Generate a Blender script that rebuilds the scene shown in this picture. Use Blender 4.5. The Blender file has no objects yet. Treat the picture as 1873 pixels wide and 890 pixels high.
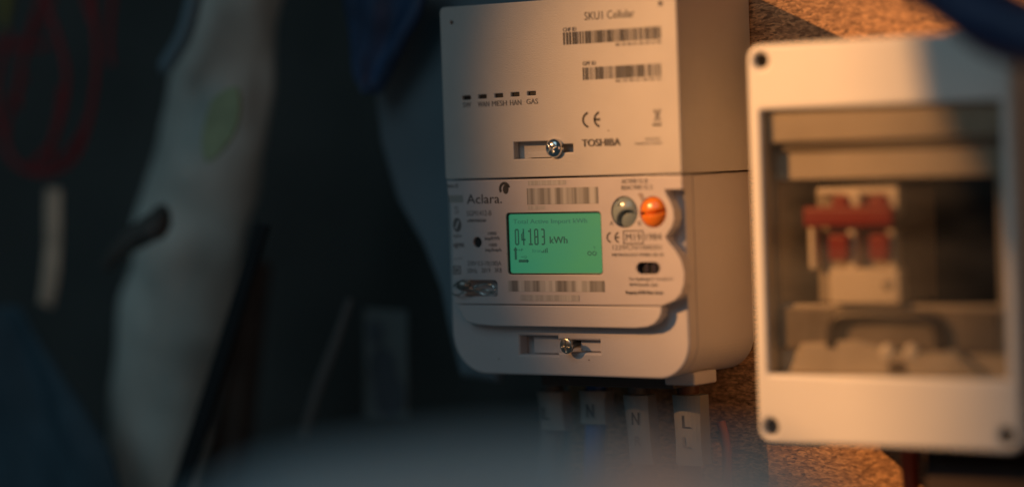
import bpy, bmesh, math, random
from mathutils import Vector, Matrix, noise
random.seed(7)
S = bpy.context.scene
COL = S.collection

# ------------------------------------------------------------------ camera
FPX, CX, CY = 5000.0, 936.5, 445.0
def nrm(v):
    v = Vector(v); v.normalize(); return v
XC = nrm((6636, -48, -5000))                 # board's right axis in camera space (right, down, forward)
ZD = Vector((0.035, 1, 0.0368)); ZD = nrm(ZD - XC * ZD.dot(XC))
ZC = -ZD
YC = ZC.cross(XC)                            # into the board
A = Matrix((XC, YC, ZC))                     # rows = world axes in cam space -> cam to world
def ray(px, py):
    return (A @ Vector((px - CX, py - CY, FPX))).normalized()
ANCH = Vector((0, -0.060, 1.30))             # middle of the meter's face
CAM = ANCH - ray(1030, 445) * 1.205
def at(px, py, Y):
    r = ray(px, py)
    return CAM + r * ((Y - CAM.y) / r.y)
def dist_at(px, py, d):
    return CAM + ray(px, py) * d

cd = bpy.data.cameras.new('camera'); cam = bpy.data.objects.new('camera', cd); COL.objects.link(cam)
cam.matrix_world = Matrix.Translation(CAM) @ (A @ Matrix(((1,0,0),(0,-1,0),(0,0,-1)))).to_4x4()
cd.sensor_width = 36; cd.lens = FPX / 1873 * 36; cd.clip_start = 0.02; cd.clip_end = 50
cd.dof.use_dof = True
fp = at(985, 420, -0.060)
cd.dof.focus_distance = (fp - CAM).dot(ray(CX, CY))
cd.dof.aperture_fstop = 1.6
S.camera = cam

# ------------------------------------------------------------------ light
w = bpy.data.worlds.new('World'); S.world = w; w.use_nodes = True
w.node_tree.nodes['Background'].inputs[0].default_value = (0.42, 0.72, 0.85, 1)
w.node_tree.nodes['Background'].inputs[1].default_value = 0.038
def lamp(name, kind, loc, target, energy, color, **kw):
    ld = bpy.data.lights.new(name, kind); ld.energy = energy; ld.color = color
    for k, v in kw.items(): setattr(ld, k, v)
    o = bpy.data.objects.new(name, ld); COL.objects.link(o); o.location = loc
    o.rotation_euler = (Vector(target) - Vector(loc)).to_track_quat('-Z', 'Y').to_euler()
    return o
T = at(1500, 400, -0.062)
LDIR = Vector((-0.95, -1.0, 0.54)).normalized()
LAMP = T + LDIR * 0.95
lamp('warm_lamp', 'SPOT', LAMP, at(1800, 455, -0.062), 58.0, (1.0, 0.46, 0.155), spot_size=math.radians(26), spot_blend=1.0, shadow_soft_size=0.006)
lamp('warm_bounce', 'AREA', T + Vector((0.5, -0.55, 0.0)), at(1300, 400, 0), 0.27, (1.0, 0.46, 0.22), size=0.3)
lamp('cool_fill', 'AREA', T + Vector((-0.35, -1.25, 0.85)), at(700, 400, 0), 2.6, (0.55, 0.85, 1.0), size=0.9)
S.view_settings.view_transform = 'Standard'; S.view_settings.look = 'None'
S.view_settings.exposure = 0; S.view_settings.gamma = 1
S.render.engine = 'CYCLES'

# ------------------------------------------------------------------ materials
def mat(name, color, rough=0.5, metal=0.0, var=0.0, vscale=60, bump=0.0, bscale=400, spec=0.5, emis=None, estr=0, coat=0, specks=0):
    m = bpy.data.materials.new(name); m.use_nodes = True
    nt = m.node_tree; b = nt.nodes['Principled BSDF']
    b.inputs['Base Color'].default_value = (*color, 1); b.inputs['Roughness'].default_value = rough
    b.inputs['Metallic'].default_value = metal; b.inputs['Specular IOR Level'].default_value = spec
    b.inputs['Coat Weight'].default_value = coat
    if emis: b.inputs['Emission Color'].default_value = (*emis, 1); b.inputs['Emission Strength'].default_value = estr
    tc = nt.nodes.new('ShaderNodeTexCoord')
    if var:
        n = nt.nodes.new('ShaderNodeTexNoise'); n.inputs['Scale'].default_value = vscale; n.inputs['Detail'].default_value = 6
        nt.links.new(tc.outputs['Object'], n.inputs['Vector'])
        r = nt.nodes.new('ShaderNodeMapRange'); r.inputs[1].default_value = .3; r.inputs[2].default_value = .7
        r.inputs[3].default_value = 1 - var; r.inputs[4].default_value = 1 + var
        nt.links.new(n.outputs[0], r.inputs[0])
        mx = nt.nodes.new('ShaderNodeVectorMath'); mx.operation = 'SCALE'; mx.inputs[0].default_value = color
        nt.links.new(r.outputs[0], mx.inputs['Scale']); nt.links.new(mx.outputs[0], b.inputs['Base Color'])
    if specks:
        v = nt.nodes.new('ShaderNodeTexVoronoi'); v.inputs['Scale'].default_value = 260
        nt.links.new(tc.outputs['Object'], v.inputs['Vector'])
        sx_ = nt.nodes.new('ShaderNodeSeparateColor'); nt.links.new(v.outputs['Color'], sx_.inputs[0])
        th = nt.nodes.new('ShaderNodeMath'); th.operation = 'LESS_THAN'; nt.links.new(sx_.outputs[0], th.inputs[0]); th.inputs[1].default_value = specks
        ds = nt.nodes.new('ShaderNodeMath'); ds.operation = 'LESS_THAN'; nt.links.new(v.outputs['Distance'], ds.inputs[0]); ds.inputs[1].default_value = .10
        mu = nt.nodes.new('ShaderNodeMath'); mu.operation = 'MULTIPLY'; nt.links.new(th.outputs[0], mu.inputs[0]); nt.links.new(ds.outputs[0], mu.inputs[1])
        cm = nt.nodes.new('ShaderNodeMix'); cm.data_type = 'RGBA'; nt.links.new(mu.outputs[0], cm.inputs[0])
        src = b.inputs['Base Color'].links[0].from_socket if b.inputs['Base Color'].links else None
        if src: nt.links.new(src, cm.inputs[6])
        cm.inputs[7].default_value = (color[0] * .35, color[1] * .32, color[2] * .3, 1)
        nt.links.new(cm.outputs[2], b.inputs['Base Color'])
        n = nt.nodes.new('ShaderNodeTexNoise'); n.inputs['Scale'].default_value = 25; n.inputs['Detail'].default_value = 8; n.inputs['Roughness'].default_value = .7
        nt.links.new(tc.outputs['Object'], n.inputs['Vector'])
        r = nt.nodes.new('ShaderNodeMapRange'); r.inputs[1].default_value = .35; r.inputs[2].default_value = .65; r.inputs[3].default_value = rough - .12; r.inputs[4].default_value = rough + .15
        nt.links.new(n.outputs[0], r.inputs[0]); nt.links.new(r.outputs[0], b.inputs['Roughness'])
    if bump:
        n = nt.nodes.new('ShaderNodeTexNoise'); n.inputs['Scale'].default_value = bscale; n.inputs['Detail'].default_value = 3
        nt.links.new(tc.outputs['Object'], n.inputs['Vector'])
        bp = nt.nodes.new('ShaderNodeBump'); bp.inputs['Strength'].default_value = bump; bp.inputs['Distance'].default_value = 0.0004
        nt.links.new(n.outputs[0], bp.inputs['Height']); nt.links.new(bp.outputs[0], b.inputs['Normal'])
    return m
HUBP = mat('hub_plastic', (0.56, 0.535, 0.51), 0.42, var=0.04, vscale=35, bump=0.25, bscale=1500, specks=.025)
METP = mat('meter_plastic', (0.58, 0.545, 0.55), 0.45, var=0.03, vscale=30, bump=0.2, bscale=1500, specks=.02)
LABP = mat('label_plastic', (0.58, 0.535, 0.54), 0.40, var=0.04, vscale=40, bump=0.1, bscale=1200, specks=.02)
BOXP = mat('enclosure_plastic', (0.84, 0.82, 0.77), 0.38, var=0.03, vscale=20, bump=0.1, bscale=900)
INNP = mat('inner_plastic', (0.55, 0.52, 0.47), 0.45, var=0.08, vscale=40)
INK = mat('ink', (0.035, 0.033, 0.035), 0.6)
INKG = mat('grey_ink', (0.16, 0.15, 0.15), 0.6)
DARK = mat('dark_plastic', (0.012, 0.012, 0.013), 0.35)
BLACK = mat('black_rubber', (0.01, 0.01, 0.012), 0.6, var=.2)
CHROME = mat('chrome', (0.78, 0.78, 0.76), 0.16, 1.0)
STEEL = mat('steel', (0.55, 0.54, 0.50), 0.3, 1.0, var=.15, vscale=300)
DULL = mat('aged_metal', (0.30, 0.29, 0.27), 0.45, 0.8, var=.3, vscale=300)
RED = mat('red_plastic', (0.26, 0.010, 0.008), 0.35)
CREAM = mat('cream_plastic', (0.78, 0.73, 0.64), 0.45)
SLATE = mat('slate_plastic', (0.17, 0.21, 0.24), 0.6, var=.15, vscale=12)

def board_mat():
    m = bpy.data.materials.new('chipboard'); m.use_nodes = True; nt = m.node_tree; b = nt.nodes['Principled BSDF']
    tc = nt.nodes.new('ShaderNodeTexCoord')
    nz = nt.nodes.new('ShaderNodeTexNoise'); nz.inputs['Scale'].default_value = 70; nz.inputs['Detail'].default_value = 3
    nt.links.new(tc.outputs['Object'], nz.inputs['Vector'])
    mixv = nt.nodes.new('ShaderNodeMix'); mixv.data_type = 'VECTOR'; mixv.inputs[0].default_value = 0.002
    nt.links.new(tc.outputs['Object'], mixv.inputs[4]); nt.links.new(nz.outputs['Color'], mixv.inputs[5])
    cols = []
    for k, (rot, sc) in enumerate([((0, .45, 0), (330, 700, 950)), ((0, -.8, 0), (600, 900, 1900))]):
        mp = nt.nodes.new('ShaderNodeMapping'); mp.inputs['Rotation'].default_value = rot; mp.inputs['Scale'].default_value = sc
        nt.links.new(mixv.outputs[1], mp.inputs['Vector'])
        v = nt.nodes.new('ShaderNodeTexVoronoi'); v.inputs['Scale'].default_value = 1.0
        nt.links.new(mp.outputs[0], v.inputs['Vector']); cols.append(v)
    a = nt.nodes.new('ShaderNodeMix'); a.data_type = 'RGBA'; a.inputs[0].default_value = .5
    nt.links.new(cols[0].outputs['Color'], a.inputs[6]); nt.links.new(cols[1].outputs['Color'], a.inputs[7])
    bw = nt.nodes.new('ShaderNodeRGBToBW'); nt.links.new(a.outputs[2], bw.inputs[0])
    r = nt.nodes.new('ShaderNodeValToRGB'); e = r.color_ramp.elements
    e[0].position = .15; e[0].color = (.16, .08, .036, 1); e[1].position = .72; e[1].color = (.78, .44, .21, 1)
    x = e.new(.5); x.color = (.47, .25, .12, 1)
    nt.links.new(bw.outputs[0], r.inputs[0]); nt.links.new(r.outputs[0], b.inputs['Base Color'])
    b.inputs['Roughness'].default_value = .6
    bp = nt.nodes.new('ShaderNodeBump'); bp.inputs['Strength'].default_value = 1; bp.inputs['Distance'].default_value = 0.0012
    nt.links.new(bw.outputs[0], bp.inputs['Height']); nt.links.new(bp.outputs[0], b.inputs['Normal'])
    return m
CHIP = board_mat()

def smear_mat(name, seed, dark=0.30, bright=0.62, freq=260):
    """ink of a barcode too smudged to read: soft vertical bars"""
    m = bpy.data.materials.new(name); m.use_nodes = True; nt = m.node_tree; b = nt.nodes['Principled BSDF']
    tc = nt.nodes.new('ShaderNodeTexCoord'); mp = nt.nodes.new('ShaderNodeMapping')
    mp.inputs['Scale'].default_value = (freq, 0, 0); mp.inputs['Location'].default_value = (seed, seed, 0)
    nt.links.new(tc.outputs['Object'], mp.inputs['Vector'])
    n = nt.nodes.new('ShaderNodeTexNoise'); n.inputs['Scale'].default_value = 1; n.inputs['Detail'].default_value = 2
    nt.links.new(mp.outputs[0], n.inputs['Vector'])
    r = nt.nodes.new('ShaderNodeValToRGB'); e = r.color_ramp.elements
    e[0].position = .36; e[0].color = (dark * 1.02, dark, dark * .99, 1); e[1].position = .66; e[1].color = (bright * 1.02, bright, bright * .98, 1)
    nt.links.new(n.outputs[0], r.inputs[0]); nt.links.new(r.outputs[0], b.inputs['Base Color'])
    b.inputs['Roughness'].default_value = .5
    return m

# ------------------------------------------------------------------ helpers
def thing(name, label, cat, loc, group=None):
    o = bpy.data.objects.new(name, None); COL.objects.link(o); o.location = loc
    o.empty_display_size = .01
    o['label'] = label; o['category'] = cat
    if group: o['group'] = group
    return o
def wloc(o):
    v = Vector(o.location)
    if o.parent: v = wloc(o.parent) + v
    return v
def mk(name, verts, faces, m, parent=None, smooth=False, angle=None):
    lo = [min(v[i] for v in verts) for i in range(3)]; hi = [max(v[i] for v in verts) for i in range(3)]
    c = Vector([(lo[i] + hi[i]) / 2 for i in range(3)])
    me = bpy.data.meshes.new(name); me.from_pydata([tuple(Vector(v) - c) for v in verts], [], faces)
    bm = bmesh.new(); bm.from_mesh(me); bmesh.ops.recalc_face_normals(bm, faces=bm.faces); bm.to_mesh(me); bm.free()
    me.materials.append(m)
    for p in me.polygons: p.use_smooth = smooth
    o = bpy.data.objects.new(name, me); COL.objects.link(o)
    if parent: o.parent = parent; o.location = c - wloc(parent)
    else: o.location = c
    return o
def tag(o, label, cat, group=None):
    o['label'] = label; o['category'] = cat
    if group: o['group'] = group
    return o
def bevel(o, wd, seg=3, ang=35):
    md = o.modifiers.new('b', 'BEVEL'); md.width = wd; md.segments = seg; md.limit_method = 'ANGLE'; md.angle_limit = math.radians(ang)
    md.harden_normals = False
    for p in o.data.polygons: p.use_smooth = True
    md2 = o.modifiers.new('w', 'WEIGHTED_NORMAL'); md2.keep_sharp = True
    return o
def plate(name, loops, y0, y1, m, parent=None, bv=0.0006, seg=2):
    """extruded flat shape with holes; loops = [(x,z)...], first the outline, the rest holes; y0 front, y1 back"""
    cu = bpy.data.curves.new('c', 'CURVE'); cu.dimensions = '2D'; cu.fill_mode = 'BOTH'
    for lp in loops:
        sp = cu.splines.new('POLY'); sp.points.add(len(lp) - 1); sp.use_cyclic_u = True
        for i, p in enumerate(lp): sp.points[i].co = (p[0] * 1000, p[1] * 1000, 0, 1)
    cu.extrude = (y1 - y0) / 2 * 1000 - bv * 1000; cu.bevel_depth = bv * 1000; cu.bevel_resolution = seg; cu.offset = -bv * 1000
    to = bpy.data.objects.new('c', cu)
    COL.objects.link(to); dg = bpy.context.evaluated_depsgraph_get(); dg.update()
    me = bpy.data.meshes.new_from_object(to.evaluated_get(dg)); COL.objects.unlink(to); bpy.data.objects.remove(to)
    ym = (y0 + y1) / 2
    vs = [(v.co.x / 1000, ym - v.co.z / 1000, v.co.y / 1000) for v in me.vertices]
    fs = [tuple(p.vertices) for p in me.polygons]
    # weld
    bm = bmesh.new(); me2 = bpy.data.meshes.new('t'); me2.from_pydata(vs, [], fs); bm.from_mesh(me2)
    bmesh.ops.remove_doubles(bm, verts=bm.verts, dist=1e-6)
    bm.verts.ensure_lookup_table(); vs = [tuple(v.co) for v in bm.verts]; fs = [[v.index for v in f.verts] for f in bm.faces]; bm.free()
    bpy.data.meshes.remove(me); bpy.data.meshes.remove(me2); bpy.data.curves.remove(cu)
    return mk(name, vs, fs, m, parent)
def rrect(x0, z0, x1, z1, r=0.001, n=6, rs=None):
    """rounded rectangle, rs = radii bl, br, tr, tl"""
    rs = rs or (r, r, r, r); out = []
    for (cx, cz, a0, rr) in ((x0 + rs[0], z0 + rs[0], 180, rs[0]), (x1 - rs[1], z0 + rs[1], 270, rs[1]), (x1 - rs[2], z1 - rs[2], 0, rs[2]), (x0 + rs[3], z1 - rs[3], 90, rs[3])):
        for k in range(n + 1):
            a = math.radians(a0 + 90 * k / n); out.append((cx + rr * math.cos(a), cz + rr * math.sin(a)))
    return out
def circ(cx, cz, r, n=28):
    return [(cx + r * math.cos(2 * math.pi * k / n), cz + r * math.sin(2 * math.pi * k / n)) for k in range(n)]
def pr(px0, py0, px1, py1, Y):
    """world rect (x0,z0,x1,z1) of a pixel box on plane Y"""
    xm, ym = (px0 + px1) / 2, (py0 + py1) / 2
    return (at(px0, ym, Y).x, at(xm, py1, Y).z, at(px1, ym, Y).x, at(xm, py0, Y).z)
def P2(px, py, Y):
    p = at(px, py, Y); return (p.x, p.z)
def smooth_loop(pts, n=6):
    """closed Catmull-Rom"""
    out = []; L = len(pts)
    for i in range(L):
        p0, p1, p2, p3 = (Vector(pts[(i + k - 1) % L]) for k in range(4))
        for k in range(n):
            t = k / n
            out.append(tuple(0.5 * ((2 * p1) + (p2 - p0) * t + (2 * p0 - 5 * p1 + 4 * p2 - p3) * t * t + (3 * p1 - p0 - 3 * p2 + p3) * t ** 3)))
    return out
def crom(pts, n=8):
    out = []; L = len(pts)
    for i in range(L - 1):
        p0, p1, p2, p3 = (Vector(pts[min(max(i + k - 1, 0), L - 1)]) for k in range(4))
        for k in range(n):
            t = k / n
            out.append(0.5 * ((2 * p1) + (p2 - p0) * t + (2 * p0 - 5 * p1 + 4 * p2 - p3) * t * t + (3 * p1 - p0 - 3 * p2 + p3) * t ** 3))
    out.append(Vector(pts[-1])); return out
def tube_vf(pts, rad, n=14, nsub=8, wob=0.0, seed=0, flat=1.0, corr=0):
    """swept tube; pts Vectors, rad list or number"""
    if not isinstance(rad, (list, tuple)): rad = [rad] * len(pts)
    q = crom([(*p, r) for p, r in zip(pts, rad)], nsub) if False else None
    P = crom(pts, nsub); R = [v.x for v in crom([(r, 0, 0) for r in rad], nsub)]
    vs = []; fs = []; up = Vector((0, 1, 0))
    for i, p in enumerate(P):
        t = (P[min(i + 1, len(P) - 1)] - P[max(i - 1, 0)]).normalized()
        a = t.cross(up); 
        if a.length < 1e-3: a = t.cross(Vector((1, 0, 0)))
        a.normalize(); b = t.cross(a).normalized()
        for k in range(n):
            an = 2 * math.pi * k / n; r = R[i]
            if wob: r *= 1 + wob * noise.noise(Vector((p.x * 40 + seed, an * 0.8, p.z * 40)))
            if corr: r *= 1 + corr * math.sin(i * 1.57)
            vs.append(p + a * math.cos(an) * r + b * math.sin(an) * r * flat)
        if i:
            o = (i - 1) * n
            for k in range(n): fs.append((o + k, o + (k + 1) % n, o + n + (k + 1) % n, o + n + k))
    fs.append(tuple(range(n))[::-1]); e = (len(P) - 1) * n; fs.append(tuple(range(e, e + n)))
    return vs, fs
def tube(name, pts, rad, m, parent=None, **k):
    vs, fs = tube_vf(pts, rad, **k); o = mk(name, vs, fs, m, parent, smooth=True); return o
def boxo(name, x0, y0, z0, x1, y1, z1, m, parent=None, bv=0.0006, seg=2):
    vs = [(x, y, z) for x in (x0, x1) for y in (y0, y1) for z in (z0, z1)]
    fs = [(0, 1, 3, 2), (4, 6, 7, 5), (0, 4, 5, 1), (2, 3, 7, 6), (0, 2, 6, 4), (1, 5, 7, 3)]
    o = mk(name, vs, fs, m, parent)
    if bv: bevel(o, bv, seg)
    return o
def quadset(name, rects, Y, m, parent):
    vs = []; fs = []
    for (x0, z0, x1, z1) in rects:
        i = len(vs); vs += [(x0, Y, z0), (x1, Y, z0), (x1, Y, z1), (x0, Y, z1)]; fs.append((i, i + 1, i + 2, i + 3))
    return mk(name, vs, fs, m, parent)
INKGAP = 0.00012
def text(s, px0, px1, pyc, h, Y, m, parent, name='printed_text', off=0.0, body='', nolead=False):
    """lettering fitted between px0 and px1, centred on row pyc, h pixels high"""
    cu = bpy.data.curves.new('t', 'FONT'); cu.body = s; cu.size = 1; cu.resolution_u = 3
    to = bpy.data.objects.new('t', cu); COL.objects.link(to)
    dg = bpy.context.evaluated_depsgraph_get(); dg.update()
    me = bpy.data.meshes.new_from_object(to.evaluated_get(dg)); COL.objects.unlink(to); bpy.data.objects.remove(to)
    xs = [v.co.x for v in me.vertices]; ys = [v.co.y for v in me.vertices]
    x0, x1, y0, y1 = min(xs), max(xs), min(ys), max(ys)
    if any(c in s for c in 'gpqy(,/'): y0 = -0.16
    W0, W1 = at(px0, pyc, Y), at(px1, pyc, Y); xm = (px0 + px1) / 2
    zt, zb = at(xm, pyc - h / 2, Y).z, at(xm, pyc + h / 2, Y).z
    vs = [(W0.x + (v.co.x - x0) / (x1 - x0) * (W1.x - W0.x), Y - INKGAP, zb + (v.co.y - y0) / (y1 - y0) * (zt - zb)) for v in me.vertices]
    fs = [tuple(p.vertices) for p in me.polygons]
    bpy.data.meshes.remove(me); bpy.data.curves.remove(cu)
    if off > .008:                                # heavier ink: the same glyph printed again a hair to each side
        wd = off * (x1 - x0) ** 0 * (zt - zb) * 1.5; n0 = len(vs); base = list(vs); bf = list(fs)
        for k, sg in enumerate((-1, 1)):
            o = len(vs); vs += [(a + sg * wd, b - .00002 * (k + 1), c) for a, b, c in base]; fs += [tuple(i + o for i in f) for f in bf]
    return mk(name, vs, fs, m, parent)
def barcode(px0, py0, px1, py1, Y, m, parent, seed, n=60, name='barcode'):
    rn = random.Random(seed); x0, z0, x1, z1 = pr(px0, py0, px1, py1, Y)
    ws = [rn.choice([1, 1, 2, 3]) for _ in range(2 * n - 1)]; t = sum(ws); u = (x1 - x0) / t; x = x0; rs = []
    for i, wd in enumerate(ws):
        if i % 2 == 0: rs.append((x, z0, x + wd * u, z1))
        x += wd * u
    return quadset(name, rs, Y - INKGAP, m, parent)
def arc_band(cx, cz, rx, rz, w, a0, a1, n=14):
    vs = []; fs = []
    for k in range(n + 1):
        a = math.radians(a0 + (a1 - a0) * k / n); c, s = math.cos(a), math.sin(a)
        vs += [(cx + (rx - w) * c, cz + (rz - w) * s), (cx + rx * c, cz + rz * s)]
        if k: fs.append((2 * k - 2, 2 * k - 1, 2 * k + 1, 2 * k))
    return vs, fs
def ce_mark(px0, py0, px1, py1, Y, m, parent):
    x0, z0, x1, z1 = pr(px0, py0, px1, py1, Y); h = z1 - z0; r = h / 2; cz = (z0 + z1) / 2; wd = h * .13
    V = []; F = []
    wtot = x1 - x0; rx = wtot * .48
    for cx in (x0 + rx, x1 + 0.04 * wtot):
        rr = rx if cx < (x0 + x1) / 2 + .0005 else rx * .95
        v, f = arc_band(cx, cz, rr * .95, r, wd, 112, 248); o = len(V); V += v; F += [tuple(i + o for i in q) for q in f]
    cx = x1 + .04 * wtot; o = len(V); V += [(cx - rx * .85, cz - wd / 2), (cx - rx * .2, cz - wd / 2), (cx - rx * .2, cz + wd / 2), (cx - rx * .85, cz + wd / 2)]; F.append((o, o + 1, o + 2, o + 3))
    return mk('ce_mark', [(a, Y - INKGAP, b) for a, b in V], F, m, parent)
def screw(cx, cz, Yf, r, parent, m, name='screw', dome=.55, depth=0.5, slot=.16, rot=20, shaft=0.0, tilt=(0, 0), phillips=.62):
    """domed cross-head screw: fine polar head with a pressed cross"""
    vs = []; fs = []; NR, NA = 26, 72; ca, sa = math.cos(math.radians(rot)), math.sin(math.radians(rot))
    for i in range(NR + 1):
        q = i / NR
        for k in range(NA):
            a = 2 * math.pi * k / NA; u, v = q * math.cos(a), q * math.sin(a)
            uu, vv = u * ca + v * sa, -u * sa + v * ca
            hgt = dome * r * math.sqrt(max(0, 1 - q * q * .97))
            ax = min(abs(uu), abs(vv)); far = max(abs(uu), abs(vv))
            if ax < slot and far < phillips:
                e = min(1, (slot - ax) / .06, (phillips - far) / .1); hgt -= depth * r * max(0, e) * (1 - .6 * far)
            vs.append((u * r, -hgt, v * r))
        if i:
            o = (i - 1) * NA
            for k in range(NA): fs.append((o + k, o + (k + 1) % NA, o + NA + (k + 1) % NA, o + NA + k))
    b = len(vs)
    for k in range(NA):
        a = 2 * math.pi * k / NA; vs.append((r * math.cos(a), r * .3, r * math.sin(a)))
    o = NR * NA
    for k in range(NA): fs.append((o + k, o + (k + 1) % NA, b + (k + 1) % NA, b + k))
    if shaft:
        for (rr, yy) in ((.55, .3), (.5, .3 + shaft / r)):
            for k in range(NA):
                a = 2 * math.pi * k / NA; vs.append((rr * r * math.cos(a), r * yy, rr * r * math.sin(a)))
        for s_ in range(2):
            o = b + s_ * NA
            for k in range(NA): fs.append((o + k, o + (k + 1) % NA, o + NA + (k + 1) % NA, o + NA + k))
    M = Matrix.Rotation(math.radians(tilt[0]), 3, 'Z') @ Matrix.Rotation(math.radians(tilt[1]), 3, 'X')
    vs = [M @ Vector(v) + Vector((cx, Yf, cz)) for v in vs]
    return mk(name, vs, fs, m, parent, smooth=True)
def dome(name, cx, cz, Y, r, h, m, parent, n=32, rings=12, ymod=None):
    vs = []; fs = []
    for i in range(rings + 1):
        q = i / rings
        for k in range(n):
            a = 2 * math.pi * k / n; u, v = q * math.cos(a), q * math.sin(a)
            yy = -h * math.sqrt(max(0, 1 - q * q))
            if ymod: yy += ymod(u, v) * r
            vs.append((cx + u * r, Y + yy, cz + v * r))
        if i:
            o = (i - 1) * n
            for k in range(n): fs.append((o + k, o + (k + 1) % n, o + n + (k + 1) % n, o + n + k))
    return mk(name, vs, fs, m, parent, smooth=True)

# ------------------------------------------------------------------ the setting
def struct(o): o['kind'] = 'structure'; return o
bl = at(1040, 760, 0).x
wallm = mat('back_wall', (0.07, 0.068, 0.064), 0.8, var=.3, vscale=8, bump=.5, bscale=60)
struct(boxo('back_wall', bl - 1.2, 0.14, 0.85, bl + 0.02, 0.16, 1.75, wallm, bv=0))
struct(boxo('mounting_board', bl, 0.0, 0.85, bl + 0.75, 0.018, 1.75, CHIP, bv=0.0008))

LAMP = T + LDIR * 0.95
pj = at(1700, 400, -0.066).lerp(LAMP, 0.86)
pk = at(1800, 440, -0.066).lerp(LAMP, 0.62)
o = tube('shadow_blocker', [(pk.x + .060, pk.y, 1.9), (pk.x + .046, pk.y, pk.z + .15), (pk.x + .033, pk.y, pk.z + .02), (pk.x + .036, pk.y, pk.z - .005)], [.034, .033, .032, .018], mat('coat', (.03, .035, .05), .9, var=.2), n=20)  # unseen blocker added to cast the shadow edge on the enclosure's upper right
tag(o, 'unseen dark blocker added out of view to shade the upper right of the enclosure', 'coat')
o = boxo('blocker_post', pj.x, pj.y - .012, 0.95, pj.x + .05, pj.y, 2.1, mat('blocker_grey', (.25, .24, .22), .5, var=.1), bv=.002)  # unseen blocker added near the lamp for a soft falloff on the right
tag(o, 'unseen narrow upright blocker added beside the lamp to shade the right of the enclosure', 'light blocker')
# ------------------------------------------------------------------ communications hub (upper unit)
FY = -0.060                                                     # face plane
hx0 = at(809, 170, FY).x; hx1 = at(1242, 170, FY).x
hz1 = at(807, 14, FY).z; hz0 = at(1030, 323.0, FY).z
hub = thing('communications_hub', 'upper cream plastic unit with five small dark lights, two barcodes and a chrome screw', 'meter unit', ((hx0 + hx1) / 2, 0, hz0))
holes = []
slotL = pr(940, 259, 1008, 290, FY); slotR = pr(1000, 264, 1048, 279, FY)
L_hole = [(slotL[0], slotL[1]), (slotL[2], slotL[1]), (slotL[2], slotR[1]), (slotR[2], slotR[1]), (slotR[2], slotR[3]), (slotL[2], slotR[3]), (slotL[2], slotL[3]), (slotL[0], slotL[3])]
ledpx = [(853, 179), (882, 177), (912, 175), (942, 173), (972, 171)]
leds = [pr(a - 7.5, b - 3.6, a + 7.5, b + 3.6, FY) for a, b in ledpx]
pins = [P2(825.5, 42, FY), P2(1208, 7, FY)]
hub_holes = [L_hole] + [rrect(*q, r=.0003, n=2) for q in leds] + [circ(x, z, .0009, 14) for x, z in pins]
plate('front_cover', [rrect(hx0, hz0 + .0001, hx1, hz1, rs=(.001, .001, .0025, .0025))] + hub_holes, FY, FY + .004, HUBP, hub, bv=.0005)
boxo('housing', hx0 + .0004, FY + .0042, hz0 + .0001, hx1 - .0004, -.001, hz1 - .0004, HUBP, hub, bv=.0003)
boxo('recess_step', slotL[0] + .006, FY + .0022, slotL[1] + .0003, slotL[2] - .0006, FY + .0041, slotL[3] - .0045, HUBP, hub, bv=.0003)
for q in leds:
    boxo('indicator_light', q[0] + .0001, FY + .0012, q[1] + .0001, q[2] - .0001, FY + .003, q[3] - .0001, DARK, hub, bv=.0001)
for x, z in pins:
    mk('pin_hole', [(x + .00088 * math.cos(a), FY + .002, z + .00088 * math.sin(a)) for a in [k * math.pi / 8 for k in range(16)]], [tuple(range(16))], DARK, hub)
sx, sz = P2(1016, 270.5, FY)
screw(sx, sz, FY - .0008, .0043, hub, CHROME, dome=.62, rot=30, phillips=.55, slot=.15)
text('SKU1 Cellular', 1069, 1161, 27, 15, FY, INK, hub)
text('CHF ID', 1030, 1054, 54, 7, FY, INK, hub, off=.015)
barcode(1030, 54, 1209, 77, FY, INK, hub, 3, 62)
text('00 10 40 A1 00 20 33 98', 1126, 1209, 79.5, 5.5, FY, INKG, hub, off=.02)
text('GPF ID', 1066, 1090, 116, 7, FY, INK, hub, off=.015)
barcode(1066, 120, 1209, 143, FY, INK, hub, 9, 50)
text('00 10 40 A1 00 20 33', 1126, 1209, 146, 5.5, FY, INKG, hub, off=.02)
for s, a, b, yc in (('SW', 847, 862, 191.5), ('WAN', 874, 895, 190.5), ('MESH', 900, 927, 189), ('HAN', 933, 953.5, 187.5), ('GAS', 963, 984, 185.5)):
    text(s, a, b, yc, 9.5, FY, INKG, hub, off=.012)
ce_mark(1064, 203, 1100, 235, FY, INK, hub)
text('TOSHIBA', 1065, 1135, 260.5, 13.5, FY, INK, hub, off=.035)
text('XXXXXX', 1180, 1208, 254, 5, FY, INKG, hub); text('MADE IN CHINA', 1162, 1211, 262, 5, FY, INKG, hub)
# crossed bin mark
bx = pr(1196, 200, 1209, 222, FY); xm = (bx[0] + bx[2]) / 2
def strokes(name, segs, wd, Y, m, parent):
    vs = []; fs = []
    for (a, b) in segs:
        a = Vector(a); b = Vector(b); t = (b - a).normalized(); n = Vector((-t.y, t.x)) * wd / 2; i = len(vs)
        for p in (a - n, b - n, b + n, a + n): vs.append((p.x, Y - INKGAP, p.y))
        fs.append((i, i + 1, i + 2, i + 3))
    return mk(name, vs, fs, m, parent)
strokes('bin_mark', [((bx[0], bx[1]), (bx[2], bx[3])), ((bx[0], bx[3]), (bx[2], bx[1])), ((bx[0], bx[3] - .001), (bx[2], bx[3] - .001)), ((bx[0] + .0008, bx[3]), (bx[0] + .0013, bx[1])), ((bx[2] - .0008, bx[3]), (bx[2] - .0013, bx[1]))], .0004, FY, INKG, hub)
quadset('bin_bar', [pr(1194, 226, 1210, 230, FY)], FY - INKGAP, INK, hub)

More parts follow.
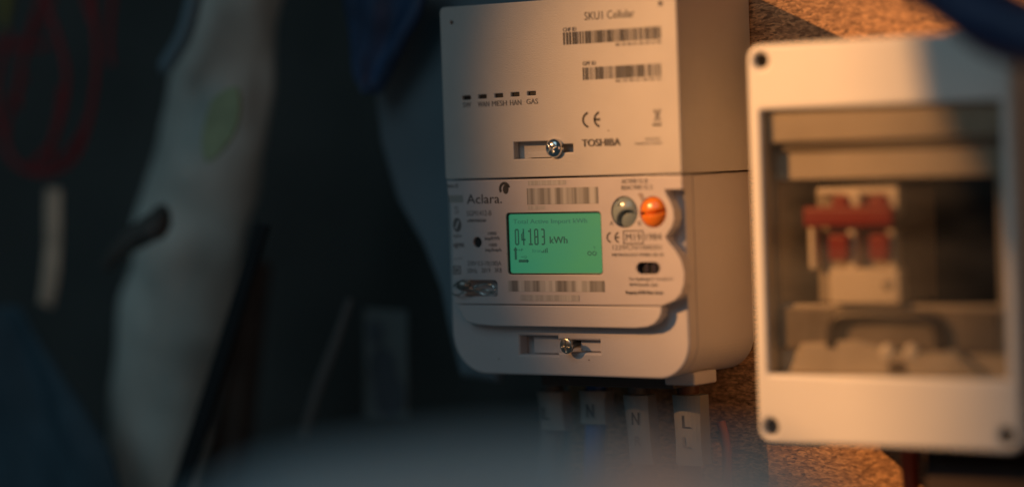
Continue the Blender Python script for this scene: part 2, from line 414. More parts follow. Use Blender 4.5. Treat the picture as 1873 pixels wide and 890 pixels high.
# ------------------------------------------------------------------ electricity meter (lower unit)
BY = -0.054                                                     # recessed front of its body
mx0 = at(822, 470, BY).x; mx1 = at(1256, 470, BY).x
mz1 = hz0 - .00005; mz0 = at(1050, 688, BY).z
met = thing('electricity_meter', 'lower cream meter with a lit green screen, rounded bottom corners and orange and grey buttons', 'meter', ((mx0 + mx1) / 2, 0, mz0))
slA = pr(950, 614, 1020, 648, BY); slB = pr(1015, 622, 1097, 644, BY)
S_hole = [(slA[0], slA[1]), (slA[2], slA[1]), (slA[2], slB[1]), (slB[2], slB[1]), (slB[2], slB[3]), (slA[2], slB[3]), (slA[2], slA[3]), (slA[0], slA[3])]
plate('front_body', [rrect(mx0, mz0, mx1, mz1 - .0004, rs=(.019, .016, .0008, .0008), n=14), S_hole], BY, BY + .007, METP, met, bv=.0012, seg=4)
plate('housing', [rrect(mx0, mz0 + .0002, mx1 - .0002, mz1 - .0006, rs=(.019, .016, .0008, .0008), n=14)], BY + .0072, -.001, METP, met, bv=.0004)
boxo('recess_step', slA[0] + .0055, BY + .0035, slA[1] + .0003, slA[2], BY + .0071, slA[3] - .0003, METP, met, bv=.0004)
boxo('recess_floor', slB[0] + .012, BY + .003, slB[1] + .0003, slB[2] - .0006, BY + .0071, slB[3] - .0003, METP, met, bv=.0004)
# front label plate with its wavy right edge
px_out = [(1245.5, 323), (1245.5, 346), (1216, 348), (1219, 356), (1226, 368), (1232, 384), (1233, 400), (1229, 415), (1220, 428), (1217, 434), (1224, 444), (1235, 457), (1246, 475), (1252, 497), (1251, 520), (1245, 538), (1234, 549), (1220, 555), (1211, 559)]
outl = [P2(x, y, FY) for x, y in px_out]
# keep top corner on the unit's own edge
outl[0] = (hx1, mz1 - .0006); outl[1] = (hx1, outl[1][1]); outl[2] = (outl[2][0], outl[1][1])
zb_ = P2(1030, 557, FY)[1]
outl[-1] = (outl[-1][0], zb_)
seam_l = hx0 + .0028
nz0 = P2(828, 510, FY)[1]; nz1 = P2(828, 545, FY)[1]
outl += [(seam_l, zb_), (seam_l, P2(826, 362, FY)[1]), (hx0 + .0012, P2(826, 358, FY)[1]), (hx0 + .0006, mz1 - .0006)]
outl = outl[::-1]
lcd = pr(927, 388, 1100.5, 502, FY)
sealr = pr(850, 512, 910, 542, FY); port = pr(1163, 477.5, 1208, 502, FY)
led = P2(873, 443, FY); bG = P2(1142, 388, FY); bO = P2(1194.5, 388, FY)
plate('front_plate', [outl, rrect(*lcd, r=.0016), rrect(*sealr, r=.0018), rrect(*port, r=.0029), circ(*led, .0024), circ(*bG, .0069), circ(*bO, .0068)], FY, BY + .0005, LABP, met, bv=.0003)
# lower lip
lip = [P2(x, y, FY) for x, y in [(1209, 561), (1209, 570), (1205, 582), (1196, 592), (1183, 598), (1160, 600)]]
lip[0] = (lip[0][0], zb_ - .0004)
zl = lip[-1][1]
lip += [(P2(900, 595, FY)[0], zl), (P2(870, 592, FY)[0], zl + .0006), (P2(850, 590, FY)[0], zl + .002), (P2(842, 575, FY)[0], zb_ - .004), (seam_l, zb_ - .0004)]
plate('lower_lip', [lip[::-1]], FY + .0004, BY + .0005, METP, met, bv=.0006, seg=3)
# ink on the plate
text('Serie 25', 818, 838, 339.5, 6, FY, INKG, met, off=.02)
quadset('grey_patch', [pr(822, 357, 847, 370, FY)], FY - INKGAP, mat('grey_print', (.36, .35, .33), .5), met)
text('Aclara.', 854, 918, 363.5, 17, FY, INK, met, off=-.004)
# leaf-like round logo
lx, lz = P2(923, 345, FY)
V = []; F = []
v, f = arc_band(lx, lz, .0031, .0031, .0013, 10, 215, 18); V += v; F += f
o = len(V); v, f = arc_band(lx + .0006, lz - .0003, .0016, .0021, .0016, 0, 360, 14); V += v; F += [tuple(i + o for i in q) for q in f]
mk('round_logo', [(a, FY - INKGAP, b) for a, b in V], F, INK, met)
text('SGM1412-B', 854, 899, 389.5, 9.5, FY, INKG, met, off=.005)
text('a0004460260', 855, 889, 403, 5.5, FY, INKG, met, off=.02)
text('1000', 893, 908, 426.5, 6, FY, INKG, met, off=.01); text('imp/kWh', 887, 914, 436, 8, FY, INKG, met, off=.01)
text('1000', 895, 909, 447.5, 6, FY, INKG, met, off=.01); text('imp/kvarh', 888, 917, 457, 8, FY, INKG, met, off=.01)
text('230V 0.5-10(100)A', 855, 917, 482, 10, FY, INKG, met, off=.008)
text('50Hz', 855, 873, 494.5, 8.5, FY, INKG, met, off=.008); text('2019', 881, 897, 494, 8.5, FY, INKG, met, off=.008); text('3KB', 905, 918, 493.5, 8.5, FY, INKG, met, off=.008)
cx, cz = P2(836.5, 411, FY)
V, F = arc_band(cx, cz, .0024, .0032, .0024, 0, 360, 20); mk('round_mark', [(a, FY - INKGAP, b) for a, b in V], F, INKG, met)
strokes('round_mark_slash', [((cx - .0009, cz - .0018), (cx + .0009, cz + .0018))], .0009, FY - .0001, LABP, met)
text('zigbee', 829, 845, 431, 6.5, FY, INKG, met); text('HI\nOT', 832, 840, 384, 14, FY, INKG, met)
text('ugrms', 830, 849, 449, 9, FY, INKG, met, off=.02); text('....-.-', 830, 846, 472.5, 3, FY, INKG, met, off=.01)
sq = pr(829, 486, 843, 501, FY)
t_ = .0005
quadset('square_mark', [(sq[0], sq[1], sq[2], sq[1] + t_), (sq[0], sq[3] - t_, sq[2], sq[3]), (sq[0], sq[1], sq[0] + t_, sq[3]), (sq[2] - t_, sq[1], sq[2], sq[3]),
    (sq[0] + .0012, sq[1] + .0012, sq[2] - .0012, sq[1] + .0017), (sq[0] + .0012, sq[3] - .0017, sq[2] - .0012, sq[3] - .0012), (sq[0] + .0012, sq[1] + .0012, sq[0] + .0017, sq[3] - .0012), (sq[2] - .0017, sq[1] + .0012, sq[2] - .0012, sq[3] - .0012)], FY - INKGAP, INKG, met)
quadset('smudged_barcode', [pr(964, 343, 1094, 373, FY)], FY - INKGAP, smear_mat('smear_upper', 3.1, .17, .50, 330), met)
quadset('smudged_number', [pr(966, 330, 1035, 338, FY)], FY - INKGAP, smear_mat('smear_number', 8.1, .36, .55, 500), met)
quadset('smudged_number', [pr(966, 376, 997, 383, FY)], FY - INKGAP, smear_mat('smear_small', 1.1, .40, .55, 500), met)
quadset('smudged_barcode', [pr(929, 513, 1106, 533, FY)], FY - INKGAP, smear_mat('smear_lower', 5.7, .18, .56, 260), met)
quadset('smudged_number', [pr(952, 539, 1060, 550, FY)], FY - INKGAP, smear_mat('smear_long', 2.4, .38, .50, 420), met)
text('ACTIVE Cl. B', 1137, 1184, 331, 8, FY, INKG, met, off=.02); text('REACTIVE Cl. 2', 1137, 1193, 342.5, 8, FY, INKG, met, off=.02)
text('A', 1115, 1122, 408, 8, FY, INKG, met); text('B', 1167, 1173, 408, 8, FY, INKG, met)
ce_mark(1109, 423, 1134, 445, FY, INK, met)
r = pr(1140, 421, 1177, 446, FY); t_ = .00045
quadset('mark_frame', [(r[0], r[1], r[2], r[1] + t_), (r[0], r[3] - t_, r[2], r[3]), (r[0], r[1] + t_, r[0] + t_, r[3] - t_), (r[2] - t_, r[1] + t_, r[2], r[3] - t_)], FY - INKGAP, INK, met)
text('M19', 1145, 1172, 433.5, 14, FY, INK, met); text('1984', 1181, 1210, 432.5, 12, FY, INKG, met, off=.015)
text('1239/CN/1000201', 1121, 1210, 453, 11, FY, INKG, met, off=.008)
text('METROLOGY PM001 00 18', 1120, 1213, 465.5, 5.5, FY, INKG, met, off=.03)
text('Tuv Apalategui 9, Torrela 2-1', 1150, 1230, 510, 6.5, FY, INKG, met, off=.02)
text('48170 Zamudio, Spain', 1151, 1203, 520.5, 6.5, FY, INKG, met, off=.02)
text('Property of SMS Meter Assets', 1145, 1213, 535, 7.5, FY, INK, met, off=.03)
# smear beside the orange button
sc = [P2(x, y, FY) for x, y in [(1166, 353), (1175, 353), (1180, 366), (1174, 368)]]
mk('scuff', [(a, FY - INKGAP, b) for a, b in sc], [(0, 1, 2, 3)], mat('scuff', (.34, .27, .25), .5), met)
# sensor, port, buttons
mk('sensor_window', *[[(led[0] + .0024 * math.cos(a), FY + .0012, led[1] + .0024 * math.sin(a)) for a in [k * math.pi / 10 for k in range(20)]], [tuple(range(20))]], mat('sensor', (.03, .032, .035), .25), met)
boxo('optical_port', port[0] - .0001, FY + .0022, port[1] - .0001, port[2] + .0001, FY + .004, port[3] + .0001, DARK, met, bv=0)
for k in (.36, .66):
    xx = port[0] + (port[2] - port[0]) * k; boxo('port_lens', xx - .0011, FY + .0016, port[1] + .0008, xx + .0011, FY + .0022, port[3] - .0008, mat('port_lens', (.05, .045, .06), .2), met, bv=.0003)
ORG = mat('orange_button', (.85, .24, .02), .25, coat=.4); ORG.node_tree.nodes['Principled BSDF'].inputs['Subsurface Weight'].default_value = .3
ORG.node_tree.nodes['Principled BSDF'].inputs['Subsurface Radius'].default_value = (.004, .001, .0005)
ORG.node_tree.nodes['Principled BSDF'].inputs['Subsurface Scale'].default_value = 1
GRY = mat('grey_button', (.27, .33, .33), .2, coat=.5)
gr = lambda d, w_: max(0, 1 - abs(d) / w_)
def og(u, v): return .55 * gr(v + .06 - .10 * u - .10 * (u * u), .13) * (1 if abs(u) > .25 else .6)
def gg(u, v):
    d = math.hypot(u - .35, v + .75) - .80
    return (.50 * gr(d, .13) if u < .8 else 0) + (.22 if d < -.05 else 0) + .15 * gr(math.hypot(u + .45, v - .55) - .18, .12)
bt = dome('orange_button', bO[0], bO[1], FY + .001, .0066, .0034, ORG, met, n=72, rings=30, ymod=og)
bt['label'] = 'glossy orange round button with a dark groove'
bt = dome('grey_button', bG[0], bG[1], FY + .0012, .0067, .0028, GRY, met, n=72, rings=30, ymod=gg)
bt['label'] = 'translucent grey round button with a curved groove'
# ------------- screen
def lcd_mat():
    m = bpy.data.materials.new('backlit_screen'); m.use_nodes = True; nt = m.node_tree; b = nt.nodes['Principled BSDF']
    tc = nt.nodes.new('ShaderNodeTexCoord'); sp = nt.nodes.new('ShaderNodeSeparateXYZ'); nt.links.new(tc.outputs['Generated'], sp.inputs[0])
    r = nt.nodes.new('ShaderNodeValToRGB'); e = r.color_ramp.elements
    e[0].color = (.030, .25, .135, 1); e[1].color = (.055, .28, .105, 1)
    nn = nt.nodes.new('ShaderNodeTexNoise'); nn.inputs['Scale'].default_value = 2.2; nt.links.new(tc.outputs['Generated'], nn.inputs['Vector'])
    ad = nt.nodes.new('ShaderNodeMath'); ad.operation = 'MULTIPLY_ADD'; nt.links.new(nn.outputs[0], ad.inputs[0]); ad.inputs[1].default_value = .9
    sb_ = nt.nodes.new('ShaderNodeMath'); sb_.operation = 'SUBTRACT'; nt.links.new(sp.outputs[0], sb_.inputs[0]); sb_.inputs[1].default_value = .45; nt.links.new(sb_.outputs[0], ad.inputs[2])
    nt.links.new(ad.outputs[0], r.inputs[0]); nt.links.new(r.outputs[0], b.inputs['Emission Color']); b.inputs['Emission Strength'].default_value = .62
    b.inputs['Base Color'].default_value = (.03, .12, .07, 1); b.inputs['Roughness'].default_value = .35
    return m
SY = FY + .0014
scr = boxo('screen', lcd[0] + .0003, SY, lcd[1] + .0003, lcd[2] - .0003, SY + .002, lcd[3] - .0003, lcd_mat(), met, bv=0)
plate('screen_bezel', [rrect(lcd[0] - .0002, lcd[1] - .0002, lcd[2] + .0002, lcd[3] + .0002, .0017), rrect(lcd[0] + .0006, lcd[1] + .0006, lcd[2] - .0006, lcd[3] - .0006, .0013)], FY + .0007, FY + .0018, DARK, met, bv=.0001)
LINK = mat('lcd_segment', (.004, .045, .03), .5, emis=(.008, .065, .042), estr=.66)
LINF = mat('lcd_segment_faint', (.004, .045, .03), .5, emis=(.022, .14, .085), estr=.66)
text('Total Active Import kWh', 939, 1074, 405, 10, SY, LINF, scr, name='screen_text', off=.02)
def digits(s, px0, px1, pyc, h):
    D = {'0': 'abcdef', '4': 'bcfg', '1': 'bc', '8': 'abcdefg', '3': 'abcdg'}
    x0, z0, x1, z1 = pr(px0, pyc - h / 2, px1, pyc + h / 2, SY); cw = (x1 - x0) / len(s); st = .00072; rs = []
    for i, ch in enumerate(s):
        a = x0 + i * cw + .0003; b = x0 + (i + 1) * cw - .0009; zm = (z0 + z1) / 2
        seg = dict(a=(a + st * .6, z1 - st, b - st * .6, z1), d=(a + st * .6, z0, b - st * .6, z0 + st), g=(a + st, zm - st / 2, b - st, zm + st / 2),
                   f=(a, zm, a + st, z1 - st * .6), b=(b - st, zm, b, z1 - st * .6), e=(a, z0 + st * .6, a + st, zm), c=(b - st, z0 + st * .6, b, zm))
        if ch == '1':
            m_ = (a + b) / 2 + .0004; rs += [(m_ - st / 2, z0, m_ + st / 2, z1), (m_ - st * 1.8, z1 - st * 2, m_ - st / 2, z1 - st), (m_ - st * 1.5, z0 - 0, m_ - st * .5, z0 + st), (m_ + st * .5, z0, m_ + st * 1.5, z0 + st)]; continue
        if ch == '4':
            rs += [(b - st * 2, z0, b - st, z1), (a, zm - st * 2.2, b, zm - st * 1.2), (a, zm - st * 1.2, a + st, zm + st * 2), (a + st * .9, zm + st * 2, a + st * 1.9, z1 - st * 2), (a + st * 1.6, z1 - st * 2, b - st * 2, z1)]; continue
        rs += [seg[k] for k in D[ch]]
    quadset('screen_digits', rs, SY - INKGAP, LINK, scr)
digits('04183', 941, 1000, 433, 30)
text('kWh', 1006, 1038, 438.5, 12.5, SY, LINK, scr, name='screen_text', off=.03)
ax, az = P2(943.5, 464, SY); bx_, bz_ = P2(958, 477, SY)
quadset('screen_arrows', [(ax - .0006, az - .0026, ax + .0006, az + .0016), pr(949, 474.5, 966, 479.5, SY)], SY - INKGAP, LINK, scr)
mk('screen_arrowhead', [(ax - .0013, SY - INKGAP, az + .0016), (ax + .0013, SY - INKGAP, az + .0016), (ax, SY - INKGAP, az + .0032)], [(0, 1, 2)], LINK, scr)
a1 = pr(964, 473, 968, 481, SY); mk('screen_arrowhead', [(a1[0], SY - INKGAP, a1[1]), (a1[2], SY - INKGAP, (a1[1] + a1[3]) / 2), (a1[0], SY - INKGAP, a1[3])], [(0, 1, 2)], LINK, scr)
text('+P', 948, 957, 457, 5, SY, LINK, scr, name='screen_text'); text('+Q', 953, 964, 470, 5, SY, LINK, scr, name='screen_text')
text('Itron', 974, 990, 458, 7, SY, LINF, scr, name='screen_text')
quadset('signal_bars', [pr(991 + 3 * k, 461 - 2 - 2 * k, 992.8 + 3 * k, 462, SY) for k in range(4)], SY - INKGAP, LINK, scr)
V, F = [], []
for dx in (-.0013, .0013):
    c_ = P2(1083, 463, SY); v, f = arc_band(c_[0] + dx, c_[1], .0012, .0010, .0004, 0, 360, 14); o = len(V); V += v; F += [tuple(i + o for i in q) for q in f]
mk('screen_symbol', [(a, SY - INKGAP, b) for a, b in V], F, LINK, scr)
text('t', 1086, 1089, 452, 5, SY, LINK, scr, name='screen_text')
# seal recess + floor
boxo('seal_recess', sealr[0] - .0001, FY + .0046, sealr[1] - .0001, sealr[2] + .0001, FY + .0052, sealr[3] + .0001, METP, met, bv=0)
# lower screw stands proud
lx_, lz_ = P2(1036, 632, BY - .004)
screw(lx_, lz_, BY - .0042, .0035, met, STEEL, dome=.22, rot=5, depth=.35, shaft=.009, tilt=(-6, 4), slot=.13, phillips=.75)
# terminal cover lip under the body
tz = P2(1265, 705, BY + .012)[1]
q = at(1297, 700, BY + .025)
boxo('terminal_skirt', P2(1215, 690, BY + .012)[0], BY + .012, tz, q.x + .001, BY + .030, mz0 + .002, METP, met, bv=.0008)
q0 = at(985, 700, BY + .014)
boxo('terminal_block', q0.x, BY + .016, at(1000, 704, BY + .016).z, P2(1222, 690, BY + .012)[0], -.004, mz0 + .002, mat('terminal_block', (.07, .055, .05), .6), met, bv=.0008)

# ------------- wire seal
ws = thing('wire_seal', 'twisted silver wire seal threaded through the slot beside the screen', 'seal', (*P2(852, 527, FY)[:1], FY, P2(852, 527, FY)[1]))
def loop3(pxs, Y0, r, m, nm, par, nsub=6):
    return tube(nm, [at(x, y, Y0 + dy) for x, y, dy in pxs], r, m, par, n=8, nsub=nsub)
loop3([(856, 526, -.001), (868, 525, .001), (880, 519, .002), (897, 520, .002), (905, 527, .002), (903, 535, .002), (888, 538, .002), (874, 533, .001), (860, 528, -.001)], FY, .00038, CHROME, 'wire_loop', ws)
loop3([(850, 523, -.003), (862, 529, -.002), (876, 528, .001), (892, 531, .003), (905, 534, .003)], FY, .0004, STEEL, 'wire_loop', ws)
loop3([(828, 537, .0015), (838, 539, -.002), (848, 534, -.003), (858, 536, -.002), (870, 534, .001)], FY, .00032, STEEL, 'wire_tail', ws)
loop3([(830, 522, -.001), (840, 515, -.003), (850, 520, -.004), (857, 513, -.003), (862, 522, -.002)], FY, .00036, DULL, 'wire_tail', ws)
vs, fs = tube_vf([at(838, 524, FY - .003), at(845, 522, FY - .003), at(852, 522, FY - .003), at(858, 526, FY - .0025)], [.0012, .0025, .0022, .001], n=14, nsub=5, wob=.6, seed=3)
mk('seal_body', vs, fs, DULL, ws, smooth=True)

# ------------------------------------------------------------------ cables with sleeves under the meter
CY_ = -0.018
def cable(label, pts, Y, colr, tagpx, letter, lpx, letter2=None, sh=0.0):
    b0 = at(*pts[0], Y)
    t = thing('meter_cable', label, 'cable', b0, 'cables hanging under the meter')
    tube('cable_sheath', [at(x, y, Y) for x, y in pts], .0050, colr, t, n=16)
    x0, y0, x1, y1 = tagpx; r = pr(x0, y0, x1, y1, Y - .006)
    # folded sleeve with slightly curved front
    n = 8; vs = []; fs = []
    for j in range(7):
        v = j / 6; zz = r[1] + (r[3] - r[1]) * v; xo = sh * (1 - v)
        for i in range(n + 1):
            u = i / n; xx = r[0] + (r[2] - r[0]) * u + xo; cur = -.0020 * (1 - (2 * u - 1) ** 2) + .0006 * math.sin(v * 4 + u * 3)
            vs.append((xx, Y - .0062 + cur, zz))
        for i in range(n, -1, -1):
            u = i / n; vs.append((r[0] + (r[2] - r[0]) * u + xo, Y + .001 + .001 * (1 - (2 * u - 1) ** 2), zz))
    m_ = 2 * (n + 1)
    for j in range(6):
        for i in range(m_): a = j * m_; fs.append((a + i, a + (i + 1) % m_, a + m_ + (i + 1) % m_, a + m_ + i))
    fs.append(tuple(range(m_))); fs.append(tuple(range(6 * m_, 7 * m_)))
    sl = mk('label_sleeve', vs, fs, SLEEVE, t, smooth=False)
    Yl = Y - .0086
    text(letter, *lpx, Yl, INK, sl, name='letter', off=.02)
    if letter2: text(letter2[0], *letter2[1], Yl, INKG, sl, name='letter')
    return t
SLEEVE = mat('sleeve', (.27, .255, .235), .7, var=.1, vscale=80)
GREYC = mat('grey_cable', (.16, .15, .15), .5); BLUEC = mat('blue_cable', (.03, .12, .42), .4); BRNC = mat('brown_cable', (.12, .05, .03), .5)
cable('grey cable with the far left faint L sleeve under the meter', [(1012, 690), (1010, 780), (1004, 850), (1000, 930)], CY_, GREYC, (985, 716, 1028, 786), 'L', (992, 1004, 756, 22), sh=.0012)
cable('blue cable hanging under the meter below a short N sleeve', [(1092, 690), (1090, 780), (1087, 850), (1084, 930)], CY_, BLUEC, (1061, 714, 1107, 775), 'N', (1073, 1086, 751, 25))
cable('cable with a long leaning N sleeve, next to the brightest sleeve', [(1168, 690), (1170, 780), (1180, 850), (1190, 930)], CY_, GREYC, (1143, 722, 1186, 848), 'N', (1156, 1169, 765, 23), ('R', (1161, 1173, 806, 17)), sh=.0022)
cable('cable with the brightest sleeve lettered with a bold black L', [(1258, 690), (1259, 780), (1262, 850), (1264, 930)], CY_, BRNC, (1233, 722, 1282, 850), 'L', (1248, 1263, 771, 23), ('L', (1249, 1262, 808, 20)), sh=.0006)
o = tube('brown_cable', [at(1318, 770, -.006), at(1326, 800, -.006), at(1330, 850, -.006), at(1326, 930, -.006)], .0022, mat('orange_brown', (.42, .12, .04), .5), n=12)
tag(o, 'thin brown cable on the chipboard right of the lettered sleeves', 'cable')

# ------------------------------------------------------------------ isolator enclosure on the right
EY = -0.066
ex0 = at(1376, 450, EY).x; ex1 = at(1858, 450, EY).x; ez1 = at(1540, 73, EY).z; ez0 = at(1540, 814, EY).z
enc = thing('isolator_enclosure', 'cream plastic enclosure with a large clear window in front of a red switch', 'enclosure', ((ex0 + ex1) / 2, 0, ez0))
wx0 = at(1398, 450, EY).x; wx1 = at(1836, 450, EY).x; wz1 = at(1540, 196, EY).z; wz0 = at(1540, 687, EY).z
scr_px = [(1391, 111), (1410, 779), (1840, 797), (1826, 88)]
sc_w = [P2(x, y, EY) for x, y in scr_px]
plate('front_frame', [rrect(ex0, ez0, ex1, ez1, .0060, n=8), rrect(wx0, wz0, wx1, wz1, .0012)] + [circ(x, z, .0033) for x, z in sc_w], EY, EY + .0085, BOXP, enc, bv=.0016, seg=4)
for x, z in sc_w: screw(x, z, EY + .0022, .0034, enc, mat('hole_shade', (.02, .016, .013), .9), dome=.2, rot=10)  # near-black screw colour paints the shade inside the corner holes
ix0_, ix1_, iz0_, iz1_ = ex0 + .0062, ex1 - .0062, ez0 + .0062, ez1 - .0062
plate('back_box', [rrect(ex0 + .003, ez0 + .003, ex1 - .003, ez1 - .003, .006, n=8)], -.020, -.001, BOXP, enc, bv=.001)
boxo('recess_shade', ix0_, -.0206, iz0_, ix1_, -.0202, iz1_, mat('matt_black', (.008, .007, .006), .95, spec=.1), enc, bv=0)  # black sheet added to paint the shade inside the opening
for (a, b, c, d) in ((ex0 + .003, ez0 + .003, ex0 + .006, ez1 - .003), (ex1 - .006, ez0 + .003, ex1 - .003, ez1 - .003), (ex0 + .0061, ez0 + .003, ex1 - .0061, ez0 + .006), (ex0 + .0061, ez1 - .006, ex1 - .0061, ez1 - .003)):
    boxo('side_wall', a, EY + .0125, b, c, -.0203, d, BOXP, enc, bv=.0005)
# inner panel with the opening
IY = EY + .009
ix = [at(1422, 450, IY).x, at(1825, 450, IY).x, at(1540, 327, IY).z, at(1540, 556, IY).z]
plate('inner_panel', [rrect(wx0 - .004, wz0 - .003, wx1 + .004, wz1 + .003, .001), rrect(ix[0], ix[3], ix[1], ix[2], .001)], IY + .0003, IY + .003, INNP, enc, bv=.0005)
# ledge across the top
zl1 = at(1540, 258, IY).z; zl0 = at(1540, 270, IY).z
boxo('ledge', wx0 + .001, IY - .0045, zl1, wx1 - .001, IY, wz1 - .0005, INNP, enc, bv=.001)
boxo('groove_strip', wx0 + .001, IY - .0015, zl0 - .001, wx1 - .001, IY + .0002, zl0 + .0012, mat('groove_shade', (.20, .18, .15), .5), enc, bv=.0003)  # dark strip colour paints the shade of a groove under the ledge
# latch at the bottom
c = pr(1420, 564, 1826, 640, IY - .002); boxo('lower_shelf', c[0], IY - .0022, c[1], c[2], IY, c[3], mat('shelf_brown', (.22, .20, .18), .3, var=.3, vscale=50), enc, bv=.0008)
lt = [P2(x, y, IY - .006) for x, y in [(1440, 684), (1462, 628), (1560, 622), (1660, 650), (1740, 640), (1800, 684)]]
zz = wz0 + .0004; lt[0] = (lt[0][0], zz); lt[-1] = (lt[-1][0], zz)
plate('latch_moulding', [lt[::-1]], IY - .0055, IY, mat('moulding', (.60, .57, .52), .22, var=.15, vscale=60), enc, bv=.0012, seg=3)
tube('pull_handle', [at(x, y, IY - .0045) for x, y in [(1522, 634), (1524, 600), (1536, 581), (1570, 576), (1640, 577), (1694, 580), (1716, 598), (1722, 640)]], .0026, mat('smoked_handle', (.028, .021, .018), .4), enc, n=12)
for x in (1612, 1656):
    c = P2(x, 645, IY - .010); dome('stud', c[0], c[1], IY - .0048, .0034, .0018, mat('stud_glint', (.9, .9, .88), .3), enc)  # whitened stud colour stands for the lamp's glint on two screws
c = pr(1618, 662, 1650, 684, IY - .009); boxo('latch_slot', c[0], IY - .0060, c[1], c[2], IY - .0053, c[3], mat('slot_brown', (.08, .06, .05), .5), enc, bv=.0006)
# clear pane
gm = bpy.data.materials.new('clear_pane'); gm.use_nodes = True; nt = gm.node_tree
for n_ in list(nt.nodes):
    if n_.type != 'OUTPUT_MATERIAL': nt.nodes.remove(n_)
tr = nt.nodes.new('ShaderNodeBsdfTransparent'); tr.inputs[0].default_value = (.86, .83, .78, 1)
gl = nt.nodes.new('ShaderNodeBsdfGlossy'); gl.inputs['Roughness'].default_value = .12
df = nt.nodes.new('ShaderNodeBsdfDiffuse'); df.inputs[0].default_value = (.7, .68, .62, 1)
m0 = nt.nodes.new('ShaderNodeMixShader'); m0.inputs[0].default_value = .05
tcp = nt.nodes.new('ShaderNodeTexCoord'); mpp = nt.nodes.new('ShaderNodeMapping'); mpp.inputs['Scale'].default_value = (9, 9, 40); mpp.inputs['Rotation'].default_value = (0, .35, 0)
nt.links.new(tcp.outputs['Object'], mpp.inputs['Vector']); nzp = nt.nodes.new('ShaderNodeTexNoise'); nzp.inputs['Scale'].default_value = 1; nzp.inputs['Detail'].default_value = 4
nt.links.new(mpp.outputs[0], nzp.inputs['Vector']); mrp = nt.nodes.new('ShaderNodeMapRange'); mrp.inputs[1].default_value = .42; mrp.inputs[2].default_value = .72; mrp.inputs[3].default_value = .006; mrp.inputs[4].default_value = .055
nt.links.new(nzp.outputs[0], mrp.inputs[0]); nt.links.new(mrp.outputs[0], m0.inputs[0])  # noise streaks of diffuse haze paint soft reflections into the pane
nt.links.new(tr.outputs[0], m0.inputs[1]); nt.links.new(df.outputs[0], m0.inputs[2])
fr = nt.nodes.new('ShaderNodeFresnel'); fr.inputs[0].default_value = 1.45
ms = nt.nodes.new('ShaderNodeMixShader'); gb = nt.nodes.new('ShaderNodeNewGeometry'); sb = nt.nodes.new('ShaderNodeMath'); sb.operation = 'SUBTRACT'; sb.inputs[0].default_value = 1
nt.links.new(gb.outputs['Backfacing'], sb.inputs[1]); ml = nt.nodes.new('ShaderNodeMath'); ml.operation = 'MULTIPLY'
nt.links.new(fr.outputs[0], ml.inputs[0]); nt.links.new(sb.outputs[0], ml.inputs[1]); nt.links.new(ml.outputs[0], ms.inputs[0]); nt.links.new(m0.outputs[0], ms.inputs[1]); nt.links.new(gl.outputs[0], ms.inputs[2])
nt.links.new(ms.outputs[0], [n_ for n_ in nt.nodes if n_.type == 'OUTPUT_MATERIAL'][0].inputs[0])
boxo('window_pane', wx0 + .0003, EY + .0010, wz0 + .0003, wx1 - .0003, EY + .0022, wz1 - .0003, gm, enc, bv=0)

# switch
QY = IY + .002                                                   # front of the switch body
sw = thing('isolator_switch', 'two-pole switch with a red bar handle behind the clear window', 'switch', at(1570, 556, QY))
b = pr(1492, 342, 1640, 556, QY)
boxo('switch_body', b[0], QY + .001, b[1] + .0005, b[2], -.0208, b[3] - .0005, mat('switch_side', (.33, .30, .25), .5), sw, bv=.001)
b = pr(1520, 490, 1650, 556, QY - .004)
boxo('lower_face', b[0], QY - .006, b[1], b[2], QY + .0008, b[3], CREAM, sw, bv=.0012)
b = pr(1495, 342, 1644, 356, QY - .002); boxo('top_face', b[0], QY - .003, b[1], b[2], QY + .0008, b[3], CREAM, sw, bv=.0008)
for (x0, y0, x1, y1) in ((1549, 350, 1576, 378), (1552, 415, 1568, 492), (1625, 352, 1645, 395), (1625, 420, 1640, 490), (1482, 415, 1494, 492)):
    b = pr(x0, y0, x1, y1, QY - .003); boxo('pole_rib', b[0], QY - .0045, b[1], b[2], QY + .0009, b[3], CREAM, sw, bv=.0008)
for (x0, y0, x1, y1, d) in ((1520, 358, 1552, 384, .006), (1586, 358, 1624, 384, .006), (1514, 428, 1552, 478, .007), (1588, 428, 1626, 478, .007)):
    b = pr(x0, y0, x1, y1, QY - d); boxo('red_lever', b[0], QY - d, b[1], b[2], QY + .0009, b[3], RED, sw, bv=.0015, seg=3)
b = pr(1466, 377, 1632, 415, QY - .009)
vs, fs = [], []
hb = boxo('bar_handle', b[0], QY - .0085, b[1], b[2], QY - .0055, b[3], RED, sw, bv=.0016, seg=4)
c = P2(1623, 520, QY - .006); screw(c[0], c[1], QY - .0063, .0021, sw, DULL, dome=.15)

# ------------------------------------------------------------------ below and beside the enclosure
o = tube('orange_cable', [at(1664, 818, -.020), at(1664, 850, -.020), at(1668, 900, -.020), at(1672, 960, -.020)], .0036, mat('orange_cable', (.50, .075, .03), .4), n=16); tag(o, 'orange red cable leaving the bottom of the enclosure', 'cable')
o = tube('black_cable', [at(1712, 815, -.024), at(1716, 860, -.024), at(1720, 960, -.024)], .0065, BLACK, n=16); tag(o, 'thick black cable under the enclosure beside the bare wire', 'cable')
o = tube('copper_wire', [at(1691, 815, -.030), at(1694, 850, -.030), at(1692, 900, -.030), at(1694, 960, -.030)], .0009, mat('copper', (.60, .30, .14), .35, .9), n=10); tag(o, 'thin bare copper wire hanging below the enclosure', 'wire')
o = boxo('shade_block', at(1738, 850, -.02).x, -.045, 1.0, at(1738, 850, -.02).x + .13, -.004, at(1800, 838, -.03).z, mat('shade_brown', (.03, .017, .014), .6), bv=.004); tag(o, 'dark brown block painted as the shade on the board under the enclosure', 'painted shade')  # dark solid stands for the enclosure's shadow on the board
